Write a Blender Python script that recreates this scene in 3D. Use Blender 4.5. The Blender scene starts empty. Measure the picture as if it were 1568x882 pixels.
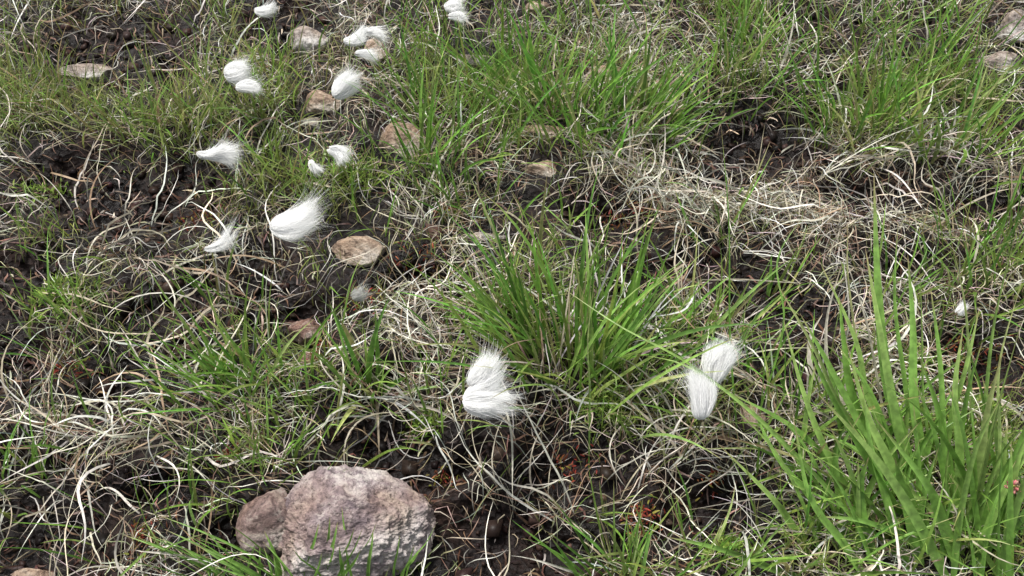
import bpy, math
import numpy as np
from mathutils import noise as mnoise, Vector
rng=np.random.default_rng(11)
sc=bpy.context.scene
W,H=1568.0,882.0
CAMZ=1.0; TH=math.radians(53); HF=math.radians(60); TX=math.tan(HF/2)
FWD=np.array([0,math.cos(TH),-math.sin(TH)]); UP=np.array([0,math.sin(TH),math.cos(TH)]); RT=np.array([1.0,0,0])
def gp(u,v,z=0.0):
    """survey: map coordinate -> point in the bog at height z"""
    d=FWD+RT*((u/W-.5)*2*TX)+UP*((.5-v/H)*2*TX*H/W)
    k=(CAMZ-z)/(-d[2]); return np.array([0,0,CAMZ])+d*k
def mpp(u,v):
    return abs(gp(u+1,v)[0]-gp(u,v)[0])
# ---------------------------------------------------------------- noise
def _h(i,j,s):
    n=(i*374761393+j*668265263+s*974634777)&0xffffffff
    n=((n^(n>>13))*1274126177)&0xffffffff
    n=n^(n>>16); return (n&0xffff)/65535.
def vn(x,y,s=0):
    x=np.asarray(x,float);y=np.asarray(y,float)
    xi=np.floor(x).astype(np.int64); yi=np.floor(y).astype(np.int64)
    a=x-xi;b=y-yi;a=a*a*(3-2*a);b=b*b*(3-2*b)
    return (_h(xi,yi,s)*(1-a)+_h(xi+1,yi,s)*a)*(1-b)+(_h(xi,yi+1,s)*(1-a)+_h(xi+1,yi+1,s)*a)*b
def fbm(x,y,s=0,o=4):
    r=0;a=.5;f=1.;t=0
    for k in range(o): r=r+a*vn(x*f+k*17.3,y*f-k*9.1,s+k);t+=a;a*=.5;f*=2.03
    return r/t
# ---------------------------------------------------------------- regions
def ell(lst,dv=0,ku=1,kv=1):
    out=[]
    for (u,v,ru,rv) in lst:
        v=v+dv;ru=ru*ku;rv=rv*kv
        c=gp(u,v); rx=ru*mpp(u,v); ry=abs(gp(u,v-rv)[1]-gp(u,v+rv)[1])/2
        out.append((c[0],c[1],rx,ry))
    return out
def field(x,y,E,p=2.0):
    r=np.zeros_like(x)
    wx=x+.035*(fbm(x*14,y*14,201,2)-.5)*2; wy=y+.035*(fbm(x*14,y*14,207,2)-.5)*2
    for (cx,cy,rx,ry) in E:
        d=((wx-cx)/rx)**2+((wy-cy)/ry)**2
        r=np.maximum(r,np.exp(-.7*d**p*1.0))
    return r
PEAT=ell([(220,300,130,62),(85,275,70,38),(150,45,105,46),(250,85,50,45),(15,440,64,74),(60,810,90,70),(30,545,50,40),(275,480,72,48),
 (1165,190,84,46),(1190,455,85,60),(1245,30,46,34),(560,655,100,46),(620,715,95,30),(855,690,80,38),(800,815,120,46),(1080,770,70,50),
 (940,330,65,30),(1040,380,65,26),(1340,285,70,26),(410,410,50,26),(1500,300,70,26),(150,575,60,34),(1225,545,60,34),(700,680,45,28),
 (1290,120,40,26),(600,560,40,25),(1500,560,55,30),(250,740,55,25),(430,470,45,26),(960,455,35,22),(1380,400,60,22),(60,690,55,24),(440,30,60,35),(340,800,35,35),(650,420,70,20),(1090,250,55,16)],12,1.06,1.2)
STRAW=ell([(1180,310,210,65),(200,660,150,80),(130,730,110,60),(830,730,60,90),(410,430,70,35),(1290,500,50,110),(1010,250,70,45),(700,345,90,30),
 (160,370,90,40),(960,90,60,60),(350,640,60,50),(1100,680,60,50),(600,600,80,50),(1220,90,50,60),(1450,260,120,40),(640,480,70,40),(520,690,60,30),(1040,480,60,40),(230,580,80,40),(1200,600,60,40)])
GREEN=ell([(60,120,90,80),(260,180,120,60),(130,490,75,50),(400,150,60,60),(660,170,70,110),(870,150,140,90),(1120,80,80,80),(1340,150,120,80),(1480,180,90,70),
 (880,500,140,80),(400,560,80,50),(30,640,40,60),(600,270,80,40),(1490,400,90,50),(1400,700,170,150),(950,600,60,50),(400,700,60,40),(380,290,60,40),(1060,500,50,40),(60,350,50,30),(340,70,50,50),(1080,600,50,60),(880,400,50,40),(1200,800,60,80),(970,840,60,50),(500,300,80,30),(460,590,60,60),(1500,780,90,100)])
ROCKS=[('boulder',526,812,222,160,0,3,1),('boulder',420,803,92,98,4,14,1),('rock',555,385,82,44,1,5,1),('rock',614,226,74,60,1,6,1),('rock',494,164,62,44,1,7,1),('rock',480,193,34,26,2,8,0),
 ('rock',832,264,50,38,1,9,1),('rock',832,203,72,22,1,10,0),('rock',468,56,60,46,2,11,1),('rock',571,82,40,38,1,12,1),('rock',730,92,58,28,2,13,0),('rock',135,106,84,24,2,15,1),
 ('rock',470,504,52,42,3,16,0),('rock',1553,48,44,54,2,17,1),('rock',1532,96,60,30,2,18,0),('rock',822,14,46,20,1,19,0),('rock',925,110,50,24,1,20,0),
 ('rock',742,366,62,18,2,22,0),('rock',1150,642,40,42,1,23,0),('rock',45,880,60,26,1,24,1),('rock',474,548,30,22,3,26,0)]
RF=[];RFf=[];RDEF=[]
for (nm,u,v,w,h,st,sd,fc_) in ROCKS:
    p0=gp(u,v); m=mpp(u,v); rx=w/2*m*1.04
    d=p0-np.array([0,0,CAMZ]); ph=math.atan2(-d[2],math.hypot(d[0],d[1]))
    hh=h/2*m
    rz=hh/math.sqrt((1.25*math.sin(ph))**2+math.cos(ph)**2); ry=1.25*rz
    z=rz*(.25 if nm=='boulder' else .08); c=gp(u,v,z)
    RDEF.append((nm,c,rx,ry,rz,st,sd)); RF.append((c[0],c[1],rx,ry))
    if fc_: RFf.append((c[0],c[1]-ry*.75-.015,rx*.8,ry*.75+.018))
RF_front=RFf
def ground_h(x,y):
    pe=field(x,y,PEAT,1.2)
    z=.06*(fbm(x*2.6+3,y*2.6,1,3)-.5)+.03*(fbm(x*9,y*9,5,3)-.5)-.04*pe
    z=z+(.006+.016*pe)*(fbm(x*34,y*34,9,4)-.5)*1.6
    return z
# ---------------------------------------------------------------- mesh helpers
class Acc:
    def __init__(s): s.v=[];s.f=[];s.c=[];s.n=0
    def add(s,v,f,c):
        s.v.append(v.reshape(-1,3)); s.f.append(f.reshape(-1,4)+s.n); s.c.append(c.reshape(-1,3)); s.n+=len(s.v[-1])
    def make(s,name,mat,parent=None,origin=None,smooth=True):
        v=np.concatenate(s.v).astype(np.float32); f=np.concatenate(s.f).astype(np.int32); c=np.concatenate(s.c)
        if origin is not None: v=v-np.array(origin,dtype=np.float32)
        return mkmesh(name,v,f,mat,c,parent,origin,smooth)
def mkmesh(name,v,f,mat,c=None,parent=None,origin=None,smooth=True):
    me=bpy.data.meshes.new(name); k=f.shape[1]
    me.vertices.add(len(v)); me.vertices.foreach_set('co',np.ascontiguousarray(v,dtype=np.float32).ravel())
    me.loops.add(f.size); me.loops.foreach_set('vertex_index',np.ascontiguousarray(f,dtype=np.int32).ravel())
    me.polygons.add(len(f)); me.polygons.foreach_set('loop_start',np.arange(0,f.size,k,dtype=np.int32))
    me.update(calc_edges=True)
    if smooth: me.polygons.foreach_set('use_smooth',np.ones(len(f),dtype=bool))
    if c is not None:
        a=me.color_attributes.new('Col','FLOAT_COLOR','POINT')
        cc=np.ones((len(v),4),dtype=np.float32); cc[:,:3]=np.clip(c,0,1); a.data.foreach_set('color',cc.ravel())
    me.materials.append(mat)
    ob=bpy.data.objects.new(name,me); sc.collection.objects.link(ob)
    if parent is not None: ob.parent=parent; 
    elif origin is not None: ob.location=origin
    return ob
def ribbons(acc,pos,side,wid,col,fold=0.0,nrm=None):
    N,S,_=pos.shape
    if N==0: return
    l=pos-side*wid[...,None]/2; r=pos+side*wid[...,None]/2
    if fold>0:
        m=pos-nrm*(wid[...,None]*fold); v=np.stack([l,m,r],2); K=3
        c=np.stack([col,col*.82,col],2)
    else: v=np.stack([l,r],2);K=2; c=np.stack([col,col],2)
    i=np.arange(N)[:,None,None]*S*K; j=np.arange(S-1)[None,:,None]*K; k=np.arange(K-1)[None,None,:]
    b=i+j+k
    f=np.stack([b,b+1,b+1+K,b+K],-1)
    acc.add(v,f,c)
def blades(acc,base,az,el,L,w,bend,curl,cb,ct,nseg=6,fold=0.,wob=.25,clamp=True,lift=None,p=1.4,twist=.6,tp=2.2,filt=0.,base_w=.6,tipc=None,peatcut=0.):
    N=len(base)
    t=np.linspace(0,1,nseg+1)[None,:]
    R=lambda a:rng.normal(0,1,(N,1))*a
    E=el[:,None]-bend[:,None]*t**p+R(wob*.6)*np.sin(t*rng.uniform(2,6,(N,1))+rng.uniform(0,6,(N,1)))
    A=az[:,None]+curl[:,None]*t+R(wob)*np.sin(t*rng.uniform(3,8,(N,1))+rng.uniform(0,6,(N,1)))
    D=np.stack([np.cos(E)*np.cos(A),np.cos(E)*np.sin(A),np.sin(E)],-1)
    P=np.cumsum(D*(L[:,None,None]/nseg),1); P=np.concatenate([np.zeros((N,1,3)),P[:,:-1]],1)+base[:,None,:]
    bad=np.zeros(N,bool)
    if filt>0:
        for (cx,cy,rx,ry) in RF:
            ins=(((P[...,0]-cx)/(rx*.97))**2+((P[...,1]-cy)/(ry*.97))**2<1).any(1)
            bad|=ins&(rng.random(N)<filt)
    if peatcut>0:
        pm=field(P[:,-1,0],P[:,-1,1],PEAT,1.8); bad|=rng.random(N)<pm*peatcut
    if bad.any():
        k=~bad
        P=P[k];D=D[k];A=A[k];E=E[k];w=w[k];cb=cb[k];ct=ct[k];N=len(P)
        if lift is not None: lift=lift[k]
        if N==0: return
    if clamp:
        g=ground_h(P[...,0],P[...,1])
        lf=(np.zeros(N) if lift is None else lift)[:,None]*np.clip(t*4,0,1)
        m=g+.002+lf
        d=P[...,2]-m; P[...,2]=m+.5*(d+np.sqrt(d*d+.00002))
        P[:,0,2]=g[:,0]-.004
    S=np.stack([-np.sin(A),np.cos(A),0*A],-1); Nn=np.cross(D,S)
    tw=R(twist)+R(twist*1.2)*t
    side=S*np.cos(tw)[...,None]+Nn*np.sin(tw)[...,None]
    nn=np.cross(D,side)
    prof=np.clip(base_w+(1-base_w)*t*4,0,1)*(1-t**tp)+.04
    wid=w[:,None]*prof
    col=cb[:,None,:]*(1-t[...,None])+ct[:,None,:]*t[...,None]
    if tipc is not None:
        k=(np.clip((t-.8)/.2,0,1)*(rng.random((N,1))<.5))[...,None]; col=col*(1-k)+np.array(tipc)*k
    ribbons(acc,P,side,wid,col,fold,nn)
def pal(n,cols,wts,j=.18,hj=.08):
    cols=np.array(cols); w=np.array(wts,float); w/=w.sum()
    c=cols[rng.choice(len(cols),n,p=w)]
    c=c*np.exp(rng.normal(0,j,(n,1)))*np.exp(rng.normal(0,hj,(n,3))); return np.clip(c,0,.92)
# ---------------------------------------------------------------- materials
def newmat(nm):
    m=bpy.data.materials.new(nm); m.use_nodes=True; nt=m.node_tree; nt.nodes.clear(); return m,nt
def vegmat(nm,trans=.3,rough=.5,spec=.35,nscale=120,amt=.35):
    m,nt=newmat(nm); N=nt.nodes; Lk=nt.links.new
    o=N.new('ShaderNodeOutputMaterial'); b=N.new('ShaderNodeBsdfPrincipled'); tr=N.new('ShaderNodeBsdfTranslucent'); mx=N.new('ShaderNodeMixShader')
    a=N.new('ShaderNodeAttribute'); a.attribute_name='Col'
    tc=N.new('ShaderNodeTexCoord'); no=N.new('ShaderNodeTexNoise'); no.inputs['Scale'].default_value=nscale; no.inputs['Detail'].default_value=2
    mr=N.new('ShaderNodeMapRange'); mr.inputs[1].default_value=.3; mr.inputs[2].default_value=.7; mr.inputs[3].default_value=1-amt; mr.inputs[4].default_value=1+amt*.6
    vm=N.new('ShaderNodeVectorMath'); vm.operation='SCALE'
    Lk(tc.outputs['Object'],no.inputs['Vector']); Lk(no.outputs[0],mr.inputs[0]); Lk(a.outputs['Color'],vm.inputs[0]); Lk(mr.outputs[0],vm.inputs['Scale'])
    Lk(vm.outputs[0],b.inputs['Base Color']); Lk(vm.outputs[0],tr.inputs['Color'])
    b.inputs['Roughness'].default_value=rough; b.inputs['Specular IOR Level'].default_value=spec
    mx.inputs[0].default_value=trans; Lk(b.outputs[0],mx.inputs[1]); Lk(tr.outputs[0],mx.inputs[2]); Lk(mx.outputs[0],o.inputs[0]); return m
M_green=vegmat('living_grass',.33,.42,.45)
M_dead=vegmat('dead_straw',.10,.5,.35)
M_cot=vegmat('cotton_fibre',.35,.8,.1,40,.02)
M_misc=vegmat('moss_leaf',.3,.5,.3)
def ramp(nt,pts):
    r=nt.nodes.new('ShaderNodeValToRGB'); e=r.color_ramp.elements
    e[0].position=pts[0][0]; e[0].color=(*pts[0][1],1); e[1].position=pts[-1][0]; e[1].color=(*pts[-1][1],1)
    for p,c in pts[1:-1]:
        x=e.new(p); x.color=(*c,1)
    return r
def groundmat():
    m,nt=newmat('wet_peat'); N=nt.nodes; Lk=nt.links.new
    o=N.new('ShaderNodeOutputMaterial'); b=N.new('ShaderNodeBsdfPrincipled'); tc=N.new('ShaderNodeTexCoord')
    n1=N.new('ShaderNodeTexNoise'); n1.inputs['Scale'].default_value=9; n1.inputs['Detail'].default_value=8; n1.inputs['Roughness'].default_value=.65
    n2=N.new('ShaderNodeTexNoise'); n2.inputs['Scale'].default_value=160; n2.inputs['Detail'].default_value=6; n2.inputs['Roughness'].default_value=.7
    v=N.new('ShaderNodeTexVoronoi'); v.inputs['Scale'].default_value=110
    for q in (n1,n2,v): Lk(tc.outputs['Object'],q.inputs['Vector'])
    r1=ramp(nt,[(.3,(.004,.0025,.002)),(.5,(.011,.0065,.0058)),(.7,(.034,.017,.012))]); Lk(n1.outputs[0],r1.inputs[0])
    r2=ramp(nt,[(.35,(.3,.3,.3)),(.6,(1,1,1)),(.78,(2.4,2.0,1.8))]); Lk(n2.outputs[0],r2.inputs[0])
    mu=N.new('ShaderNodeMix'); mu.data_type='RGBA'; mu.blend_type='MULTIPLY'; mu.inputs[0].default_value=1
    Lk(r1.outputs[0],mu.inputs[6]); Lk(r2.outputs[0],mu.inputs[7]); Lk(mu.outputs[2],b.inputs['Base Color'])
    b.inputs['Specular IOR Level'].default_value=.25
    rr=N.new('ShaderNodeMapRange'); rr.inputs[1].default_value=.4; rr.inputs[2].default_value=.65; rr.inputs[3].default_value=.28; rr.inputs[4].default_value=.85; Lk(n1.outputs[0],rr.inputs[0]); Lk(rr.outputs[0],b.inputs['Roughness'])
    b1=N.new('ShaderNodeBump'); b1.inputs['Strength'].default_value=.8; b1.inputs['Distance'].default_value=.004; Lk(n2.outputs[0],b1.inputs['Height'])
    b2=N.new('ShaderNodeBump'); b2.inputs['Strength'].default_value=.8; b2.inputs['Distance'].default_value=.006; Lk(v.outputs[0],b2.inputs['Height']); Lk(b1.outputs[0],b2.inputs['Normal'])
    Lk(b2.outputs[0],b.inputs['Normal']); Lk(b.outputs[0],o.inputs[0]); return m
M_ground=groundmat()
def rockmat(nm,cols,sc_=1.0,lich=(.56,.53,.49)):
    m,nt=newmat(nm); N=nt.nodes; Lk=nt.links.new
    o=N.new('ShaderNodeOutputMaterial'); b=N.new('ShaderNodeBsdfPrincipled'); tc=N.new('ShaderNodeTexCoord')
    mp=N.new('ShaderNodeMapping'); mp.inputs['Rotation'].default_value=(.5,.6,.3); mp.inputs['Scale'].default_value=(1,1.2,4.2); Lk(tc.outputs['Object'],mp.inputs[0])
    n1=N.new('ShaderNodeTexNoise'); n1.inputs['Scale'].default_value=12*sc_; n1.inputs['Detail'].default_value=10; n1.inputs['Roughness'].default_value=.74; n1.inputs['Distortion'].default_value=.5; Lk(mp.outputs[0],n1.inputs['Vector'])
    r1=ramp(nt,[(.38,cols[0]),(.46,cols[1]),(.53,cols[2]),(.60,cols[3])]); Lk(n1.outputs[0],r1.inputs[0])
    n2=N.new('ShaderNodeTexNoise'); n2.inputs['Scale'].default_value=150; n2.inputs['Detail'].default_value=6; n2.inputs['Roughness'].default_value=.78; Lk(tc.outputs['Object'],n2.inputs['Vector'])
    r2=ramp(nt,[(.36,(.35,.33,.32)),(.47,(.95,.95,.95)),(.66,(1.4,1.4,1.38))]); Lk(n2.outputs[0],r2.inputs[0])
    mu=N.new('ShaderNodeMix'); mu.data_type='RGBA'; mu.blend_type='MULTIPLY'; mu.inputs[0].default_value=1; Lk(r1.outputs[0],mu.inputs[6]); Lk(r2.outputs[0],mu.inputs[7])
    n3=N.new('ShaderNodeTexNoise'); n3.inputs['Scale'].default_value=20; n3.inputs['Detail'].default_value=10; n3.inputs['Roughness'].default_value=.85; Lk(tc.outputs['Object'],n3.inputs['Vector'])
    r3=ramp(nt,[(.52,(0,0,0)),(.59,(.85,.85,.85))]); Lk(n3.outputs[0],r3.inputs[0])
    m2=N.new('ShaderNodeMix'); m2.data_type='RGBA'; Lk(r3.outputs[0],m2.inputs[0]); Lk(mu.outputs[2],m2.inputs[6]); m2.inputs[7].default_value=(*lich,1)
    # earthy staining
    n4=N.new('ShaderNodeTexNoise'); n4.inputs['Scale'].default_value=9; n4.inputs['Detail'].default_value=6; Lk(tc.outputs['Object'],n4.inputs['Vector'])
    r4=ramp(nt,[(.40,(.62,.50,.40)),(.55,(1,1,1))]); Lk(n4.outputs[0],r4.inputs[0])
    m3=N.new('ShaderNodeMix'); m3.data_type='RGBA'; m3.blend_type='MULTIPLY'; m3.inputs[0].default_value=.8; Lk(m2.outputs[2],m3.inputs[6]); Lk(r4.outputs[0],m3.inputs[7])
    Lk(m3.outputs[2],b.inputs['Base Color']); b.inputs['Roughness'].default_value=.85
    b0=N.new('ShaderNodeBump'); b0.inputs['Strength'].default_value=1; b0.inputs['Distance'].default_value=.009; Lk(n1.outputs[0],b0.inputs['Height'])
    b1=N.new('ShaderNodeBump'); b1.inputs['Strength'].default_value=1; b1.inputs['Distance'].default_value=.0035; Lk(n2.outputs[0],b1.inputs['Height']); Lk(b0.outputs[0],b1.inputs['Normal'])
    Lk(b1.outputs[0],b.inputs['Normal']); Lk(b.outputs[0],o.inputs[0]); return m
RM=[rockmat('mauve_quartzite',[(.16,.125,.14),(.36,.29,.30),(.50,.43,.42),(.64,.58,.54)],1,(.66,.60,.56)),
    rockmat('buff_sandstone',[(.20,.14,.105),(.42,.32,.245),(.55,.45,.36),(.63,.56,.48)],1.6,(.62,.56,.48)),
    rockmat('grey_sandstone',[(.18,.155,.15),(.38,.34,.32),(.52,.48,.45),(.6,.57,.54)],1.6,(.6,.58,.55)),
    rockmat('red_sandstone',[(.10,.055,.045),(.24,.14,.115),(.33,.21,.18),(.44,.35,.31)],1.6,(.44,.37,.33)),
    rockmat('weathered_quartzite',[(.12,.09,.09),(.28,.20,.19),(.38,.30,.28),(.50,.43,.38)],1.3,(.50,.45,.40))]
# ---------------------------------------------------------------- ground sheet
def axis(lo,hi,n,far):
    c=np.linspace(lo,hi,n); st=c[1]-c[0]; o=[];d=st;x=0
    while x<far: d*=1.25; x+=d; o.append(x)
    o=np.array(o); return np.concatenate([lo-o[::-1],c,hi+o])
gx=axis(-1.3,1.3,480,160); gy=axis(.05,1.8,340,160)
X,Y=np.meshgrid(gx,gy); Z=ground_h(X,Y)
V=np.stack([X,Y,Z],-1).reshape(-1,3); ny,nx=X.shape
i=(np.arange(ny-1)[:,None]*nx+np.arange(nx-1)[None,:]); F=np.stack([i,i+1,i+1+nx,i+nx],-1).reshape(-1,4)
mkmesh('ground',V,F,M_ground)
# ---------------------------------------------------------------- rocks
import bmesh
for (nm,c,rx,ry,rz,st,sd) in RDEF:
    bm=bmesh.new(); big=rx>.07
    bmesh.ops.create_icosphere(bm,subdivisions=7 if big else 5,radius=1)
    r2=np.random.default_rng(sd*7+1)
    nP=12; pn=r2.normal(0,1,(nP,3)); pn/=np.linalg.norm(pn,axis=1)[:,None]; pd=r2.uniform(.62,.92,nP)
    if big:
        pn[0]=(.22,-.25,1.);pd[0]=.74; pn[1]=(-.9,-.25,.55);pd[1]=.70; pn[2]=(.85,-.2,.35);pd[2]=.86; pn[3]=(.05,-.95,.45);pd[3]=.76; pn[4]=(-.55,.25,.9);pd[4]=.74; pn[5]=(.65,-.75,.1); pd[5]=.84; pn[6]=(.5,.6,.8); pd[6]=.78
        pn[:7]/=np.linalg.norm(pn[:7],axis=1)[:,None]
    for vv in bm.verts:
        d=np.array(vv.co); k=pn@d; k=np.where(k>.05,pd/np.maximum(k,.05),9.)
        a=90.; r=-np.log(np.exp(-a*k).sum()+math.exp(-a*1.08))/a
        q=Vector(d*1.0)
        r+=.035*mnoise.fractal(q*2.4+Vector((sd*3.1,0,0)),.9,2.1,4)+.04*mnoise.fractal(q*7+Vector((0,sd,0)),.5,2.2,6)
        s=(q.z*5+q.x*1.4+mnoise.noise(q*2+Vector((sd,0,0)))*1.2); s=s-math.floor(s); r+=.022*(s-.5 if s<.85 else (1-s)*2.33)
        g=1.12 if big else 1.08
        vv.co=Vector((d[0]*r*rx*g,d[1]*r*ry*g,d[2]*r*rz*g))
    me=bpy.data.meshes.new(nm); bm.to_mesh(me); bm.free()
    me.polygons.foreach_set('use_smooth',np.ones(len(me.polygons),dtype=bool)); me.materials.append(RM[st])
    ob=bpy.data.objects.new(nm,me); sc.collection.objects.link(ob)
    ob.location=(c[0],c[1],c[2]+float(ground_h(np.array([c[0]]),np.array([c[1]]))[0])*.3)
    ob.rotation_euler=(0,0,0 if big else r2.uniform(-.15,.15))
# ---------------------------------------------------------------- scatter
def scatter(dens,xr=(-1.6,1.6),yr=(.0,2.2)):
    A=(xr[1]-xr[0])*(yr[1]-yr[0]); n=int(A*dens)
    x=rng.uniform(*xr,n); y=rng.uniform(*yr,n)
    lim=.60+.42*np.clip(y,0,9)+.02
    core=(np.abs(x)<lim)&(y<1.55)&(y>.22)
    keep=core|(rng.random(n)<.2)
    return x[keep],y[keep]
def inrock(x,y,s=1.0):
    r=np.zeros(len(x),bool)
    for (cx,cy,rx,ry) in RF: r|=((x-cx)/(rx*s))**2+((y-cy)/(ry*s))**2<1
    return r
def place(x,y): return np.stack([x,y,ground_h(x,y)],-1)
def clumpy(x,y,s,f=11): return np.clip((fbm(x*f,y*f,s,3)-.36)*4.2,0,1.3)
G=Acc()
x,y=scatter(25000)
pe=field(x,y,PEAT,1.6); gr=field(x,y,GREEN); sw=field(x,y,STRAW); fr=field(x,y,RF_front)
pr=(.22+.72*gr)*(1-.95*pe)*(1-.4*sw*(1-gr))*clumpy(x,y,31)*(1-.85*fr)
k=(rng.random(len(x))<pr)&~inrock(x,y,.95); x=x[k];y=y[k];gr=gr[k];n=len(x)
cb=pal(n,[(.24,.28,.06),(.16,.21,.05),(.36,.34,.17),(.15,.06,.03)],[4,3,2,.8])
ct=pal(n,[(.33,.48,.11),(.24,.38,.09),(.44,.51,.19),(.46,.39,.23)],[4,3,3,1.3])
L=rng.uniform(.025,.075,n)*(0.75+.5*gr)
blades(G,place(x,y),rng.uniform(0,6.28,n),np.radians(rng.uniform(35,88,n)),L,rng.uniform(.0009,.0020,n),rng.uniform(.1,1.3,n),rng.normal(0,.5,n),cb,ct,5,wob=.15,filt=.8,tipc=(.42,.33,.18),peatcut=.6)
print('fine',n)
x,y=scatter(4600)
gr=field(x,y,GREEN);pe=field(x,y,PEAT,1.4);fr=field(x,y,RF_front)
pr=(.09+.6*gr)*(1-.97*pe)*clumpy(x,y,77,7)*(1-.9*fr)
k=(rng.random(len(x))<pr)&~inrock(x,y,1.0); x=x[k];y=y[k];n=len(x)
cb=pal(n,[(.23,.32,.06),(.17,.26,.05),(.36,.34,.16)],[4,3,1]); ct=pal(n,[(.27,.48,.09),(.21,.40,.08),(.38,.50,.16)],[4,3,2])
blades(G,place(x,y),rng.uniform(0,6.28,n),np.radians(rng.uniform(50,88,n)),rng.uniform(.06,.13,n),rng.uniform(.002,.0038,n),rng.uniform(.2,1.1,n),rng.normal(0,.35,n),cb,ct,7,wob=.1,filt=.9,tipc=(.42,.33,.17),peatcut=.6)
G.make('fine_grass',M_green)
D_=Acc()
x,y=scatter(30000)
pe=field(x,y,PEAT,1.8);sw=field(x,y,STRAW);fr=field(x,y,RF_front)
pr=(.36+.5*sw)*(1-.96*pe)*np.clip(clumpy(x,y,51,8)+.2,0,1)*(1-.6*fr)
k=(rng.random(len(x))<pr)&~inrock(x,y,.97); x=x[k];y=y[k];n=len(x)
c1=pal(n,[(.30,.24,.16),(.44,.40,.31),(.57,.54,.46),(.17,.10,.065),(.24,.24,.13)],[2.7,3.5,2.6,2.2,2],.25)
blades(D_,place(x,y),rng.uniform(0,6.28,n),np.radians(rng.uniform(0,50,n)),rng.uniform(.02,.08,n),rng.uniform(.0007,.0014,n),rng.uniform(.2,1.3,n),rng.normal(0,.8,n),c1,c1*1.1,5,wob=.35,lift=rng.uniform(0,.022,n),filt=.75,tp=4,peatcut=.6)
print('thatch',n)
def straw(dens,fs,L0,L1,w0,w1,peat,cm,lf,pc,curl,wob):
    x,y=scatter(dens)
    pe=field(x,y,PEAT,1.8);sw=field(x,y,STRAW);fr=field(x,y,RF_front);gr=field(x,y,GREEN)
    pr=(.18+.75*sw)*(1-peat*pe)*np.clip(clumpy(x,y,fs,7)+.12,0,1)*(1-.8*fr)*(1-.4*gr)
    k=(rng.random(len(x))<pr)&~inrock(x,y,1.0); x=x[k];y=y[k];n=len(x)
    c1=pal(n,[(.61,.575,.48),(.72,.70,.63),(.49,.43,.32),(.32,.22,.14)],[4,3.2,2.5,1.5],.18,.025)*cm
    a0=fbm(x*5,y*5,fs+3,2)*12.6+rng.normal(0,.9,n)
    blades(D_,place(x,y),a0,np.radians(rng.uniform(0,50,n)),rng.uniform(L0,L1,n),rng.uniform(w0,w1,n)*rng.uniform(.8,1.1,n),rng.uniform(.3,1.6,n),rng.normal(0,curl,n),c1*.75,c1*1.1,11,wob=wob,lift=rng.uniform(.002,lf,n),filt=.93,twist=.8,tp=3,peatcut=pc)
    print('straw',n)
straw(9500,91,.04,.13,.0009,.0019,.86,.90,.03,.55,.8,.36)
straw(3800,97,.08,.19,.0015,.0034,.66,1.06,.045,.35,.95,.34)
x,y=scatter(6500); pe=field(x,y,PEAT,1.4); k=(rng.random(len(x))<(.2+.5*pe))&~inrock(x,y); x=x[k];y=y[k];n=len(x)
c1=pal(n,[(.10,.05,.035),(.18,.11,.07),(.36,.30,.22),(.05,.03,.025)],[3,3,1.2,3],.3)
b=place(x,y); b[:,2]+=.003
blades(D_,b,rng.uniform(0,6.28,n),np.radians(rng.uniform(-5,25,n)),rng.uniform(.008,.04,n),rng.uniform(.0008,.003,n),rng.uniform(0,.8,n),rng.normal(0,.8,n),c1,c1,4,wob=.3,tp=6,filt=.7)
D_.make('dead_grass',M_dead)
O=Acc(); n=20000; x=rng.uniform(-7,7,n); y=rng.uniform(-3,10,n)
k=~((np.abs(x)<1.5)&(y>0)&(y<2.1)); x=x[k];y=y[k];n=len(x)
c1=pal(n,[(.55,.50,.38),(.28,.46,.08),(.22,.36,.07),(.36,.3,.2)],[3,3,2,2])
blades(O,place(x,y),rng.uniform(0,6.28,n),np.radians(rng.uniform(15,85,n)),rng.uniform(.08,.25,n),rng.uniform(.002,.005,n),rng.uniform(.4,1.9,n),rng.normal(0,.8,n),c1*.8,c1,6,wob=.3,lift=rng.uniform(0,.03,n))
O.make('moorland_grass',M_green)
# ---------------------------------------------------------------- grass tussocks
BR=[(.23,.47,.075),(.18,.40,.065),(.31,.51,.11),(.42,.50,.18)]
def tuft(name,u,v,n,spread,L,w,lean=(0,0),el=(50,86),bend=(.2,1.0),cols=BR,wts=(4,3,3,1.2),dead=.14,nseg=9,hue=1.0,fold=.22):
    T=Acc(); c=gp(u,v)
    def go(n,Lm,wm,cb,ct,e0,e1,b0,b1,tip):
        bx=c[0]+rng.normal(0,spread,n); by=c[1]+rng.normal(0,spread*.7,n)
        kk=~inrock(bx,by,.95); bx=bx[kk];by=by[kk];n=len(bx);cb=cb[kk];ct=ct[kk]
        out=np.arctan2(by-c[1]+rng.normal(0,spread*.8,n)+lean[1]*spread,bx-c[0]+rng.normal(0,spread*.8,n)+lean[0]*spread)
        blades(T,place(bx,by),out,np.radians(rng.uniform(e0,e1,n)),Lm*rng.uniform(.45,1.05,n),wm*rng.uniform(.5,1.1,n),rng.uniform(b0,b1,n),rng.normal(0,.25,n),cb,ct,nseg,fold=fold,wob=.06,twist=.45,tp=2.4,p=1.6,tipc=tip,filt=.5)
    cc=pal(n,cols,wts,.2,.07)*hue
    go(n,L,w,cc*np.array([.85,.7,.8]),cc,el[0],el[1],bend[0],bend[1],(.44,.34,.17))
    nd=int(n*dead*2)
    if nd:
        cd=pal(nd,[(.62,.57,.47),(.74,.70,.62),(.44,.34,.24)],[3,3,2]); go(nd,L*.8,w*.6,cd*.8,cd,10,70,.4,1.5,None)
    return T.make(name,M_green,origin=(c[0],c[1],0))
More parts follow.
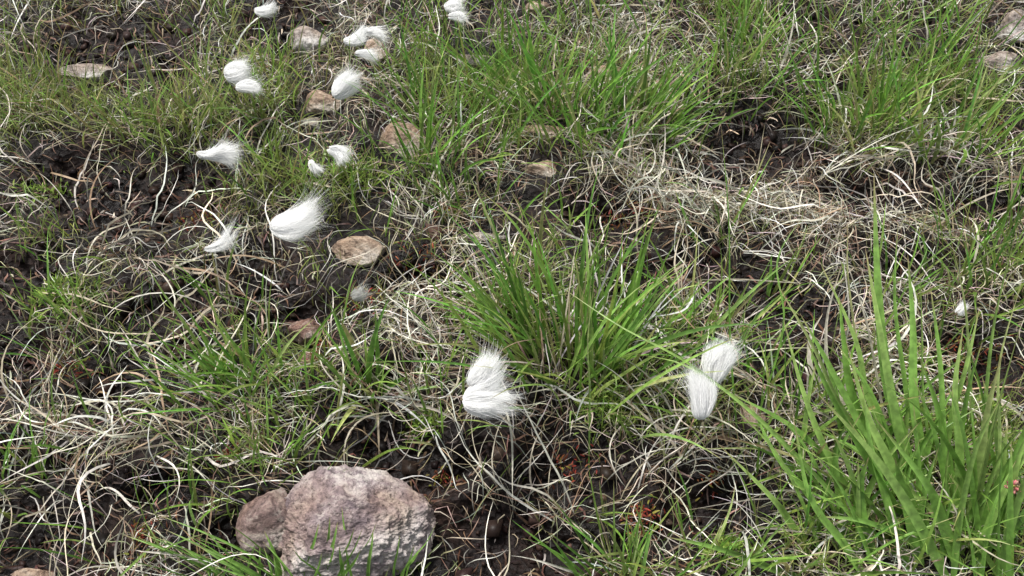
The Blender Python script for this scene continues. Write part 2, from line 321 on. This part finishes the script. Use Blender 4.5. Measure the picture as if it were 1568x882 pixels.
TF=[
 (880,570,84,.045,.25,.0062,(-.3,.8)),(930,580,36,.04,.18,.0050,(.5,.4)),(820,540,34,.03,.24,.0056,(-1.4,.8)),
 (1075,520,40,.03,.16,.0042,(.2,.4)),(560,590,24,.016,.15,.0080,(-.2,.3)),(385,590,36,.03,.18,.0048,(-.6,.6)),(350,600,18,.03,.16,.004,(-1,.4)),
 (800,160,56,.045,.18,.0058,(-.2,.3)),(870,185,70,.05,.19,.0062,(0,.3)),(950,205,56,.05,.18,.0058,(.5,.3)),(900,240,30,.04,.13,.0054,(0,.2)),(1000,190,30,.03,.17,.006,(.8,.4)),(760,110,30,.04,.16,.0056,(-.5,.2)),
 (652,262,34,.020,.19,.0048,(.2,.6)),(675,190,36,.03,.20,.0042,(0,.4)),(700,250,32,.04,.17,.0042,(.1,.3)),(690,90,32,.035,.17,.0042,(0,.2)),(720,330,22,.03,.13,.004,(-.3,.2)),
 (1335,205,52,.045,.20,.0058,(-.1,.5)),(1460,235,44,.04,.18,.006,(.2,.4)),(1290,170,28,.04,.16,.0056,(-.3,.2)),(1120,135,50,.05,.18,.0048,(-.1,.2)),(1150,60,44,.06,.17,.0046,(0,0)),(1400,110,44,.06,.18,.005,(0,.1)),(1500,120,40,.06,.18,.0048,(0,.1)),
 (260,200,46,.05,.15,.0038,(.1,.3)),(300,170,30,.05,.14,.0036,(.2,.3)),(430,170,26,.04,.14,.0036,(0,.3)),(410,290,26,.035,.12,.0036,(.2,.4)),(100,170,36,.06,.12,.003,(0,.2)),(40,130,60,.06,.14,.003,(0,.2)),
 (420,720,40,.04,.12,.0034,(.2,.2)),(470,640,28,.03,.13,.0034,(0,.2)),(1110,360,8,.02,.14,.0044,(0,.4)),(1185,440,12,.014,.12,.0056,(0,.4)),
 (1210,660,36,.035,.15,.005,(-.2,.3)),(960,885,40,.03,.13,.0046,(-.1,.3)),(1050,880,26,.04,.11,.0038,(0,.2)),(1165,590,14,.03,.12,.0044,(.3,.2)),
 (40,700,22,.04,.12,.0034,(0,.2)),(10,760,18,.03,.13,.004,(.4,.2)),(250,830,26,.05,.12,.0032,(.1,.2)),(660,640,18,.03,.11,.0034,(-.2,.3)),(150,520,60,.05,.09,.0024,(0,.2)),
 (1490,440,44,.06,.16,.0042,(0,.2)),(1550,420,44,.05,.20,.0048,(.1,.2)),(1370,440,18,.03,.12,.004,(0,.2)),(600,30,30,.08,.11,.0032,(0,.2)),(1020,30,30,.08,.13,.0038,(0,.2)),(160,8,14,.05,.10,.004,(0,.2)),
 (320,40,20,.05,.11,.0032,(0,.2)),(880,40,40,.07,.15,.0046,(0,.2)),(1230,870,34,.04,.13,.0046,(0,.2)),(690,540,18,.04,.1,.003,(0,.2)),(770,480,24,.03,.15,.0042,(-.6,.5)),(340,470,20,.03,.12,.004,(-.5,.4)),
 (1300,50,44,.07,.15,.0044,(0,.2)),(1460,40,40,.08,.15,.0044,(0,.2)),(60,370,14,.03,.09,.003,(0,.2)),(520,330,24,.05,.10,.003,(0,.2))]
for t in TF:
    u,v,n,sp,L,w,ln=t
    if u<500 and v<320: cols=[(.36,.47,.13),(.28,.39,.10),(.46,.48,.20),(.50,.43,.23)]
    else: cols=BR
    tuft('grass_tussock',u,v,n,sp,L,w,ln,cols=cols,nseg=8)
def leaf(acc,pts,w,cb,ct,S=16,fold=.22,tip=.85):
    P=[gp(*p) for p in pts]; P[0][2]=float(ground_h(np.array([P[0][0]]),np.array([P[0][1]]))[0])-.005
    P=np.array(P); n=len(P)
    Q=np.concatenate([[2*P[0]-P[1]],P,[2*P[-1]-P[-2]]]); out=[]
    tt=np.linspace(0,n-1,S)
    for t in tt:
        i=min(int(t),n-2); f=t-i; a,b,c,d=Q[i],Q[i+1],Q[i+2],Q[i+3]
        out.append(.5*((2*b)+(-a+c)*f+(2*a-5*b+4*c-d)*f*f+(-a+3*b-3*c+d)*f**3))
    out=np.array(out); D=np.gradient(out,axis=0); D/=np.linalg.norm(D,axis=1)[:,None]
    az=rng.uniform(-.8,.8); s0=np.array([math.cos(az),math.sin(az),0])
    side=s0-D*(D@s0)[:,None]; side/=np.linalg.norm(side,axis=1)[:,None]; nn=np.cross(D,side)
    tw=rng.normal(0,.4)*np.linspace(0,1,S)[:,None]; side,nn=side*np.cos(tw)+nn*np.sin(tw),nn*np.cos(tw)-side*np.sin(tw)
    nn=np.where((nn@np.array([0,-1,.7]))[:,None]<0,-nn,nn)
    t=np.linspace(0,1,S); wid=w*(np.clip(.65+t*2,0,1))*(1-t**2.2)+.0003
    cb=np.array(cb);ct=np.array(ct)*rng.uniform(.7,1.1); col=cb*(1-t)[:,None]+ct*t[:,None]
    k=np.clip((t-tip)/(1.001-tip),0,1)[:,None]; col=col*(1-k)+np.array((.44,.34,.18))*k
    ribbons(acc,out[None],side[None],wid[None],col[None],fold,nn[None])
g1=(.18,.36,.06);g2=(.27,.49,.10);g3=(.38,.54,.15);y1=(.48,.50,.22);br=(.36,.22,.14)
FG=Acc()
for pts,w,a,b in [
 ([(1405,770,0),(1362,600,.10),(1345,450,.18),(1338,265,.26)],.014,g2,g2),
 ([(1415,790,0),(1300,640,.09),(1245,530,.15),(1190,435,.18)],.0065,g2,y1),
 ([(1385,770,0),(1310,620,.08),(1292,520,.13),(1285,450,.16)],.013,g1,g2),
 ([(1400,780,0),(1372,640,.10),(1350,520,.16),(1325,380,.21)],.0115,g2,g3),
 ([(1420,760,0),(1400,620,.09),(1398,500,.15),(1390,390,.2)],.011,g2,g2),
 ([(1430,740,0),(1415,620,.08),(1412,500,.14),(1408,400,.18)],.008,g2,g3),
 ([(1410,830,0),(1350,740,.08),(1270,600,.15),(1235,520,.18)],.013,g1,g2),
 ([(1430,850,0),(1380,740,.08),(1330,640,.13),(1295,520,.18)],.012,g2,g3),
 ([(1370,850,0),(1310,760,.05),(1215,700,.08),(1110,668,.07)],.0085,g2,br),
 ([(1350,860,0),(1260,740,.07),(1150,630,.12),(1050,560,.13),(960,540,.12)],.0045,g2,g3),
 ([(1290,800,0),(1180,660,.09),(1060,560,.14),(950,500,.15),(860,440,.14)],.0032,g2,g3),
 ([(1300,880,0),(1285,760,.05),(1280,690,.09),(1300,640,.12)],.010,g2,g2),
 ([(1340,890,0),(1322,800,.05),(1318,740,.08),(1330,700,.11)],.012,g1,g2),
 ([(1450,900,0),(1400,790,.08),(1340,700,.13),(1250,600,.17)],.012,g2,g3),
 ([(1470,890,0),(1440,790,.07),(1418,740,.11),(1340,640,.15)],.013,g2,g2),
 ([(1485,860,0),(1500,760,.07),(1525,640,.14),(1568,480,.22)],.017,g3,g3),
 ([(1475,850,0),(1498,740,.07),(1510,640,.13),(1535,540,.18)],.012,g2,y1),
 ([(1500,880,0),(1535,760,.08),(1580,640,.15),(1620,560,.2)],.013,g2,g2),
 ([(1500,860,0),(1530,700,.1),(1530,560,.17),(1568,420,.23)],.004,g2,y1),
 ([(1440,880,0),(1420,840,.03),(1330,800,.06),(1250,790,.06)],.009,g1,g2),
 ([(1260,900,0),(1180,870,.03),(1100,840,.05),(1020,822,.05)],.009,g2,g2),
 ([(1250,870,0),(1210,800,.04),(1180,760,.07),(1100,680,.10)],.009,g2,g3),
 ([(1290,860,0),(1240,760,.05),(1190,700,.08),(1140,600,.11)],.008,g2,g2),
 ([(1330,820,0),(1270,700,.07),(1230,600,.11),(1200,490,.15)],.008,g1,g3),
 ([(1360,780,0),(1320,660,.07),(1270,560,.12),(1225,480,.15)],.0095,g2,g2),
 ([(1380,740,0),(1330,610,.08),(1310,520,.13),(1255,400,.17)],.008,g2,g3),
 ([(1400,700,0),(1385,580,.08),(1370,460,.14),(1375,340,.19)],.007,g2,g2),
 ([(1450,800,0),(1445,680,.08),(1440,560,.14),(1425,440,.19)],.011,g2,g2),
 ([(1460,820,0),(1470,700,.08),(1462,600,.13),(1475,500,.17)],.010,g2,g3),
 ([(1500,700,0),(1510,600,.08),(1525,480,.15),(1560,340,.22)],.006,g2,g3),
 ([(1490,680,0),(1485,580,.07),(1478,470,.13),(1455,360,.19)],.006,g2,y1),
 ([(1380,880,0),(1362,780,.06),(1335,690,.11),(1320,590,.15)],.013,g2,g2),
 ([(1330,900,0),(1290,830,.04),(1240,760,.08),(1215,640,.12)],.010,g2,g2),
 ([(1390,720,0),(1330,600,.08),(1300,440,.17),(1298,340,.21)],.004,y1,y1),
 ([(1360,700,0),(1340,560,.08),(1320,470,.13),(1270,330,.18)],.004,(.55,.5,.38),(.65,.6,.5)),
 ([(1350,690,0),(1280,600,.05),(1265,500,.1),(1290,400,.14)],.006,(.6,.55,.43),(.7,.65,.55)),
 ([(1340,660,0),(1290,580,.04),(1300,480,.09),(1285,350,.12)],.006,(.6,.55,.43),(.7,.67,.58)),
 ([(1320,640,0),(1250,580,.03),(1240,520,.05),(1260,480,.06)],.007,(.6,.55,.43),(.75,.7,.6)),
 ([(1440,770,0),(1455,650,.08),(1480,560,.14),(1500,470,.18)],.007,g2,g3),
 ([(1405,880,0),(1395,800,.05),(1380,740,.09),(1370,700,.12)],.013,g2,g2),
 ([(1540,890,0),(1545,800,.06),(1560,700,.12),(1590,640,.15)],.0115,g2,g3),
 ([(1130,700,0),(1118,520,.1),(1116,340,.19),(1104,190,.26)],.0028,g1,g1),
 ([(905,700,0),(903,600,.05),(900,520,.1),(910,430,.14)],.0022,g1,y1),
 ([(1160,640,0),(1200,500,.1),(1190,400,.14),(1230,330,.17)],.0024,g1,g2)]:
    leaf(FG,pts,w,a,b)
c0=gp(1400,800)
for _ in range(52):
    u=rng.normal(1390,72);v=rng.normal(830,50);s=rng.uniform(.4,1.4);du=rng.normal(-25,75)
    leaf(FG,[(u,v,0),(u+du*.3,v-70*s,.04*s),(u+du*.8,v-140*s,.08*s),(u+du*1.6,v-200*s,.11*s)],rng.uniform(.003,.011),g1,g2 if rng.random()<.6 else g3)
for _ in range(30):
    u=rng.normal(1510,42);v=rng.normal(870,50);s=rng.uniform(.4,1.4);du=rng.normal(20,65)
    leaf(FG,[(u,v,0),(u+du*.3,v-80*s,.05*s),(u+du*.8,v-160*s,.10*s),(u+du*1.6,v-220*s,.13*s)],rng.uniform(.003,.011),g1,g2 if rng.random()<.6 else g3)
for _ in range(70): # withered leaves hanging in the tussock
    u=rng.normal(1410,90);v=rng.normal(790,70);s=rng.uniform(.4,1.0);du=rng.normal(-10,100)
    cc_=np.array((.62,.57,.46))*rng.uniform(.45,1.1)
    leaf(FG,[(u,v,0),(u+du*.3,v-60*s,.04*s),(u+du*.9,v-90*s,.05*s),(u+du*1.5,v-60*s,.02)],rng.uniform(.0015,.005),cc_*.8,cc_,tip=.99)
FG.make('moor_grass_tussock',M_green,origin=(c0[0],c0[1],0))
BG=Acc()
for _ in range(34):
    u=rng.uniform(330,470);v=rng.uniform(875,925);du=rng.normal(-45,25)
    s=rng.uniform(.6,1.1); leaf(BG,[(u,v,0),(u+du*.3,v-30*s,.03),(u+du,v-62*s,.05),(u+du*1.8,v-90*s,.06)],rng.uniform(.002,.005),g1,g2)
for _ in range(20):
    u=rng.uniform(450,620);v=rng.uniform(890,930);du=rng.normal(12,16); s=rng.uniform(.4,1.1)
    leaf(BG,[(u,v,0),(u+du*.3,v-45*s,.03),(u+du,v-80*s,.055),(u+du*1.4,v-110*s,.07)],rng.uniform(.002,.005),g1,g2)
cB=gp(450,880); BG.make('grass_tussock',M_green,origin=(cB[0],cB[1],0))
# ---------------------------------------------------------------- moss and sundew
MS=Acc()
def patch(u,v,ru,rv,n,cols,wts,L,w,el=(20,85)):
    (cx,cy,rx,ry)=ell([(u,v,ru,rv)])[0]
    x=cx+rng.normal(0,.5,n)*rx; y=cy+rng.normal(0,.5,n)*ry; b=place(x,y); b[:,2]+=rng.uniform(0,.02,n)*np.exp(-((x-cx)/rx)**2-((y-cy)/ry)**2)
    c=pal(n,cols,wts,.2,.06)
    blades(MS,b,rng.uniform(0,6.28,n),np.radians(rng.uniform(*el,n)),rng.uniform(L*.5,L,n),rng.uniform(w*.6,w,n),rng.uniform(0,1,n),rng.normal(0,.4,n),c*.7,c,4,wob=.1,clamp=False,tp=3)
for (u,v,ru,rv,n) in [(1440,670,60,45,1300),(1500,640,40,30,600),(650,640,30,20,250),(60,280,40,20,150),(740,490,25,18,250),(1395,560,30,20,250),(620,840,25,25,250),(1110,850,40,25,300),(340,560,40,20,300),(930,620,50,40,500),(100,460,60,30,400),(560,280,60,30,400),(1520,700,40,40,500)]:
    patch(u,v,ru,rv,n,[(.27,.41,.07),(.36,.47,.11),(.17,.30,.05)],[3,2,2],.016,.0028)
for (u,v,ru,rv,n) in [(985,795,24,20,130),(1490,535,40,20,140),(225,830,18,20,80),(355,700,14,10,40),(690,330,18,10,50),(1090,735,16,12,60),(300,330,40,15,70),(100,560,30,12,50),(960,320,30,15,80),(680,715,22,10,50),(490,545,20,20,80),(640,400,40,20,100),(1500,200,40,20,110),(880,700,30,20,70),(560,460,30,20,70)]:
    patch(u,v,ru*1.4,rv*1.4,n,[(.36,.06,.04),(.42,.16,.07),(.20,.06,.03),(.30,.28,.06)],[2,2,2,3],.011,.0027)
MS.make('moss_patches',M_misc)
CL=Acc(); x,y=scatter(3600,(-1.3,1.3),(.2,1.7)); k=rng.random(len(x))<field(x,y,PEAT,1.3)*.85+.03; x=x[k];y=y[k]; n=len(x)
cube=np.array([[-1,-1,-1],[1,-1,-1],[1,1,-1],[-1,1,-1],[-1,-1,1],[1,-1,1],[1,1,1],[-1,1,1]],float)
fc=np.array([[0,3,2,1],[4,5,6,7],[0,1,5,4],[1,2,6,5],[2,3,7,6],[3,0,4,7]])
s=rng.gamma(2,.0016,(n,1,1))+.001
vv=cube[None]*s*rng.uniform(.35,1.2,(n,8,1))+place(x,y)[:,None,:]
CL.add(vv,(np.arange(n)[:,None,None]*8+fc[None]),np.repeat(pal(n,[(.015,.009,.008),(.04,.022,.017),(.08,.048,.036)],[3,3,1],.3)[:,None],8,1))
CL.make('peat_clods',M_misc,smooth=True)
# ---------------------------------------------------------------- cotton grass
# attach, tip, width, fray, openness, bend
PL=[([((412,348),(488,330),48,1.4,.72,.10)],.11),
 ([((718,592),(760,548),50,1.5,.66,.12),((707,612),(784,621),54,.8,.80,-.10)],.11),
 ([((1074,644),(1056,564),38,.8,.78,.12),((1090,588),(1117,526),38,1.3,.70,-.10)],.11),
 ([((343,114),(383,104),40,.7,.74,.10),((360,134),(398,137),21,.5,.78,-.15)],.10),
 ([((510,149),(549,118),34,1.1,.70,-.10)],.10),
 ([((525,64),(558,47),18,.9,.70,.25),((549,50),(587,62),15,.9,.74,-.3),((542,82),(573,90),13,.6,.74,-.2)],.10),
 ([((680,12),(708,5),22,.7,.74,.1),((685,25),(712,32),14,.6,.74,-.2)],.09),
 ([((389,16),(420,12),17,.7,.74,.2)],.09),
 ([((300,234),(345,227),14,1.2,.70,.2),((318,240),(362,247),24,2.2,.62,-.2)],.09),
 ([((502,226),(528,250),21,1.1,.70,-.2),((475,244),(490,264),11,.6,.76,.1)],.09),
 ([((310,382),(359,350),22,2.2,.60,.2)],.07),
 ([((538,456),(563,440),26,1.6,.62,.1)],.05),
 ([((1464,481),(1481,465),16,1.0,.70,.1)],.07)]
def tube(acc,P,r,col,K=5):
    P=np.array(P);S=len(P); D=np.gradient(P,axis=0); D/=np.linalg.norm(D,axis=1)[:,None]
    a=np.cross(D,[0.3,1,.1]); a/=np.linalg.norm(a,axis=1)[:,None]; b=np.cross(D,a)
    an=np.arange(K)/K*2*np.pi; rr=np.broadcast_to(r,(S,))
    v=P[:,None]+(a[:,None]*np.cos(an)[None,:,None]+b[:,None]*np.sin(an)[None,:,None])*rr[:,None,None]
    i=np.arange(S-1)[:,None]*K; j=np.arange(K)[None]; j2=(j+1)%K
    f=np.stack([i+j,i+j2,i+K+j2,i+K+j],-1); acc.add(v,f,np.broadcast_to(np.array(col),(S*K,3)).copy())
def bez(a,b,c,S=14):
    t=np.linspace(0,1,S)[:,None]; return a*(1-t)**2+2*b*t*(1-t)+c*t*t
for gi,(hs,z) in enumerate(PL):
    a0=gp(hs[0][0][0],hs[0][0][1],z); base=np.array([a0[0]+rng.uniform(-.03,.03),a0[1]+rng.uniform(.0,.02),0]); base[2]=float(ground_h(base[:1],base[1:2])[0])-.005
    e=bpy.data.objects.new('cotton_grass',None); e.empty_display_size=.02; sc.collection.objects.link(e); e.location=base
    St=Acc(); top=a0-np.array([0,0,.02])
    for hi,(A,B,wp,wis,opn,bd) in enumerate(hs):
        a=gp(A[0],A[1],z); m=mpp(*A)*(1-z)
        Dv=RT*(B[0]-A[0])*m-UP*(B[1]-A[1])*m; Ln=np.linalg.norm(Dv); Dn=Dv/Ln
        Wd=wp*m
        mid=(base+a)/2+np.array([rng.uniform(-.02,.02),rng.uniform(-.01,.02),.02]) if hi==0 else (top+a)/2+np.array([0,0,.012])
        tube(St,bez(base if hi==0 else top,mid,a+Dn*.004),np.linspace(.0010,.0007,14),(.16,.18,.06))
        s1=np.cross(Dn,[0,0,1.]); s1/=np.linalg.norm(s1); s2=np.cross(s1,Dn)
        thin=gi in(10,11,12)
        NL=14 if thin else 40
        per=34 if thin else 66
        N=NL*per; S=9; t=np.linspace(0,1,S)[None,:]
        lr=rng.random(NL)**.5; lp=rng.uniform(0,6.283,NL); ll=np.clip(rng.normal(.88,.14,NL),.5,1.2)
        lw1=rng.normal(0,.085,NL)*Ln*(.5+.6*wis); lw2=rng.normal(0,.06,NL)*Ln*(.5+.6*wis)
        wind=(RT*.05+UP*.12)*Ln*min(wis,1.3)
        I=np.repeat(np.arange(NL),per)
        cx_=lr[I]*np.cos(lp[I])+rng.normal(0,.15,N); cy_=lr[I]*np.sin(lp[I])+rng.normal(0,.15,N)
        rho=np.clip(np.sqrt(cx_**2+cy_**2),0,1.15)[:,None]; ph=np.arctan2(cy_,cx_)[:,None]
        tm=(ll[I]*rng.uniform(.45,1.0,N)**.4)[:,None]
        prof=np.sin(np.clip(t*tm,0,1.15)**.68*math.pi*opn)**.85
        rad=rho*Wd/2*prof
        tl=t*tm*(1-.12*rho**2*t)
        q=(t*tm)**2.2
        fl=rng.random((N,1))<.08+.08*wis; ex=np.where(fl,rng.uniform(1.0,1.35,(N,1)),1.0)
        st1=np.where(fl,rng.normal(0,.27,(N,1)),rng.normal(0,.035,(N,1)))*Ln; st2=np.where(fl,rng.normal(.08,.27,(N,1)),rng.normal(0,.035,(N,1)))*Ln
        P=a+Dn*(Ln*tl*(1+(ex-1)*t))[...,None]+s1*(rad*np.cos(ph)+(lw1[I][:,None]+st1)*q+bd*Ln*np.sin(np.clip(tl,0,1)*math.pi))[...,None]+s2*(rad*np.sin(ph)*.7+(lw2[I][:,None]+st2)*q)[...,None]+wind*q[...,None]
        P=P+(rng.normal(0,.0007,(N,1,3))*np.sin(t*rng.uniform(4,9,(N,1)))[...,None])
        P[...,2]-=.06*Ln*t
        DD=np.gradient(P,axis=1); DD/=np.linalg.norm(DD,axis=2)[...,None]+1e-9
        vd=rng.normal(0,1,(N,1,3)); sd_=np.cross(DD,vd); sd_/=np.linalg.norm(sd_,axis=2)[...,None]+1e-9
        wid=np.broadcast_to(.00040*(1-.65*t),(N,S))*(.8 if thin else 1)
        bc=(.6,.6,.58) if gi==11 else (.98,.98,.97)
        col=np.broadcast_to(np.array(bc),(N,S,3))*rng.uniform(.98,1.0,(N,1,1)); 
        Hh=Acc(); ribbons(Hh,P,sd_,wid,col)
        if not thin:
            nu,nv=20,14; uu=np.linspace(0,2*np.pi,nu,endpoint=False)[None]; tv=np.linspace(.04,.56,nv)[:,None]
            rr=.31*Wd*(np.sin(tv**.68*math.pi*opn)**.85)*(1+.16*np.sin(uu*2+gi+hi)+.12*np.sin(uu*5+gi*2+tv*6))*np.clip((.60-tv)*4,0,1)
            C=a+Dn*(Ln*(tv+0*uu))[...,None]+s1*(rr*np.cos(uu)+bd*Ln*np.sin(tv*math.pi))[...,None]+s2*(rr*np.sin(uu)*.7)[...,None]+wind*(tv**2.2+0*uu)[...,None]; C[...,2]-=.06*Ln*tv
            i=np.arange(nv-1)[:,None]*nu;j=np.arange(nu)[None];j2=(j+1)%nu
            Hh.add(C,np.stack([i+j,i+j2,i+nu+j2,i+nu+j],-1),np.full((nv*nu,3),.98))
        Hh.v=[q_-base for q_ in Hh.v]; Hh.make('head_%d'%(hi+1),M_cot,parent=e)
        tube(St,np.array([a-Dn*.002,a+Dn*.002,a+Dn*.006,a+Dn*.010]),np.array([.0012,.0024,.0022,.0008]),(.16,.12,.07),6)
    St.v=[q_-base for q_ in St.v]; St.make('stem',M_misc,parent=e)
# ---------------------------------------------------------------- small pink heath flower
hb=gp(1556,860); he=bpy.data.objects.new('cross_leaved_heath',None); sc.collection.objects.link(he); he.location=hb
HA=Acc()
for (u,v,z) in [(1552,745,.10)]:
    p=gp(u,v,z); tube(HA,bez(hb,(hb+p)/2+np.array([.006,0,.01]),p),np.full(14,.001),(.16,.12,.06))
    for k in range(26):
        d=rng.normal(0,1,3); d/=np.linalg.norm(d); s=p+d*.002; tt=np.linspace(0,1,6)
        tube(HA,s+np.outer(tt,d)*.007,.0018*np.sin(.3+tt*2.5),pal(1,[(.62,.22,.22),(.60,.34,.26),(.4,.35,.15)],[2,2,1])[0],5)
    for k in range(40):
        q=rng.random(); c=bez(hb,(hb+p)/2+np.array([.006,0,.01]),p,30)[int(q*26)]; d=rng.normal(0,1,3); d/=np.linalg.norm(d)
        tt=np.linspace(0,1,4); tube(HA,c+np.outer(tt,d)*.007,.0009*np.sin(.4+tt*2.4),(.16,.28,.08),4)
HA.v=[q_-hb for q_ in HA.v]; HA.make('sprig',M_misc,parent=he)
# ---------------------------------------------------------------- camera, light
cd=bpy.data.cameras.new('camera'); cam=bpy.data.objects.new('camera',cd); sc.collection.objects.link(cam); cam.location=(0,0,CAMZ)
cam.rotation_euler=(math.pi/2-TH,0,0); cd.sensor_width=36; cd.lens=18/TX; cd.clip_start=.01; cd.clip_end=600; sc.camera=cam
w=bpy.data.worlds.new('World'); sc.world=w; w.use_nodes=True; nt=w.node_tree; bg=nt.nodes['Background']
sk=nt.nodes.new('ShaderNodeTexSky'); sk.sky_type='NISHITA'; sk.sun_disc=False; EL=math.radians(62); AZ=math.radians(-35)
sk.sun_elevation=EL; sk.sun_rotation=AZ; sk.dust_density=4; sk.air_density=1.0; sk.ozone_density=.6
hs_=nt.nodes.new('ShaderNodeHueSaturation'); hs_.inputs['Saturation'].default_value=.4
nt.links.new(sk.outputs[0],hs_.inputs['Color']); nt.links.new(hs_.outputs[0],bg.inputs[0]); bg.inputs[1].default_value=.15
sl=bpy.data.lights.new('sun','SUN'); sl.energy=5; sl.angle=math.radians(11); sl.color=(1,.975,.94); so=bpy.data.objects.new('sun',sl); sc.collection.objects.link(so)
dv=Vector((math.sin(AZ)*math.cos(EL),math.cos(AZ)*math.cos(EL),math.sin(EL))); so.rotation_euler=dv.to_track_quat('Z','Y').to_euler()
sc.view_settings.view_transform='Standard'; sc.view_settings.look='None'; sc.view_settings.exposure=0
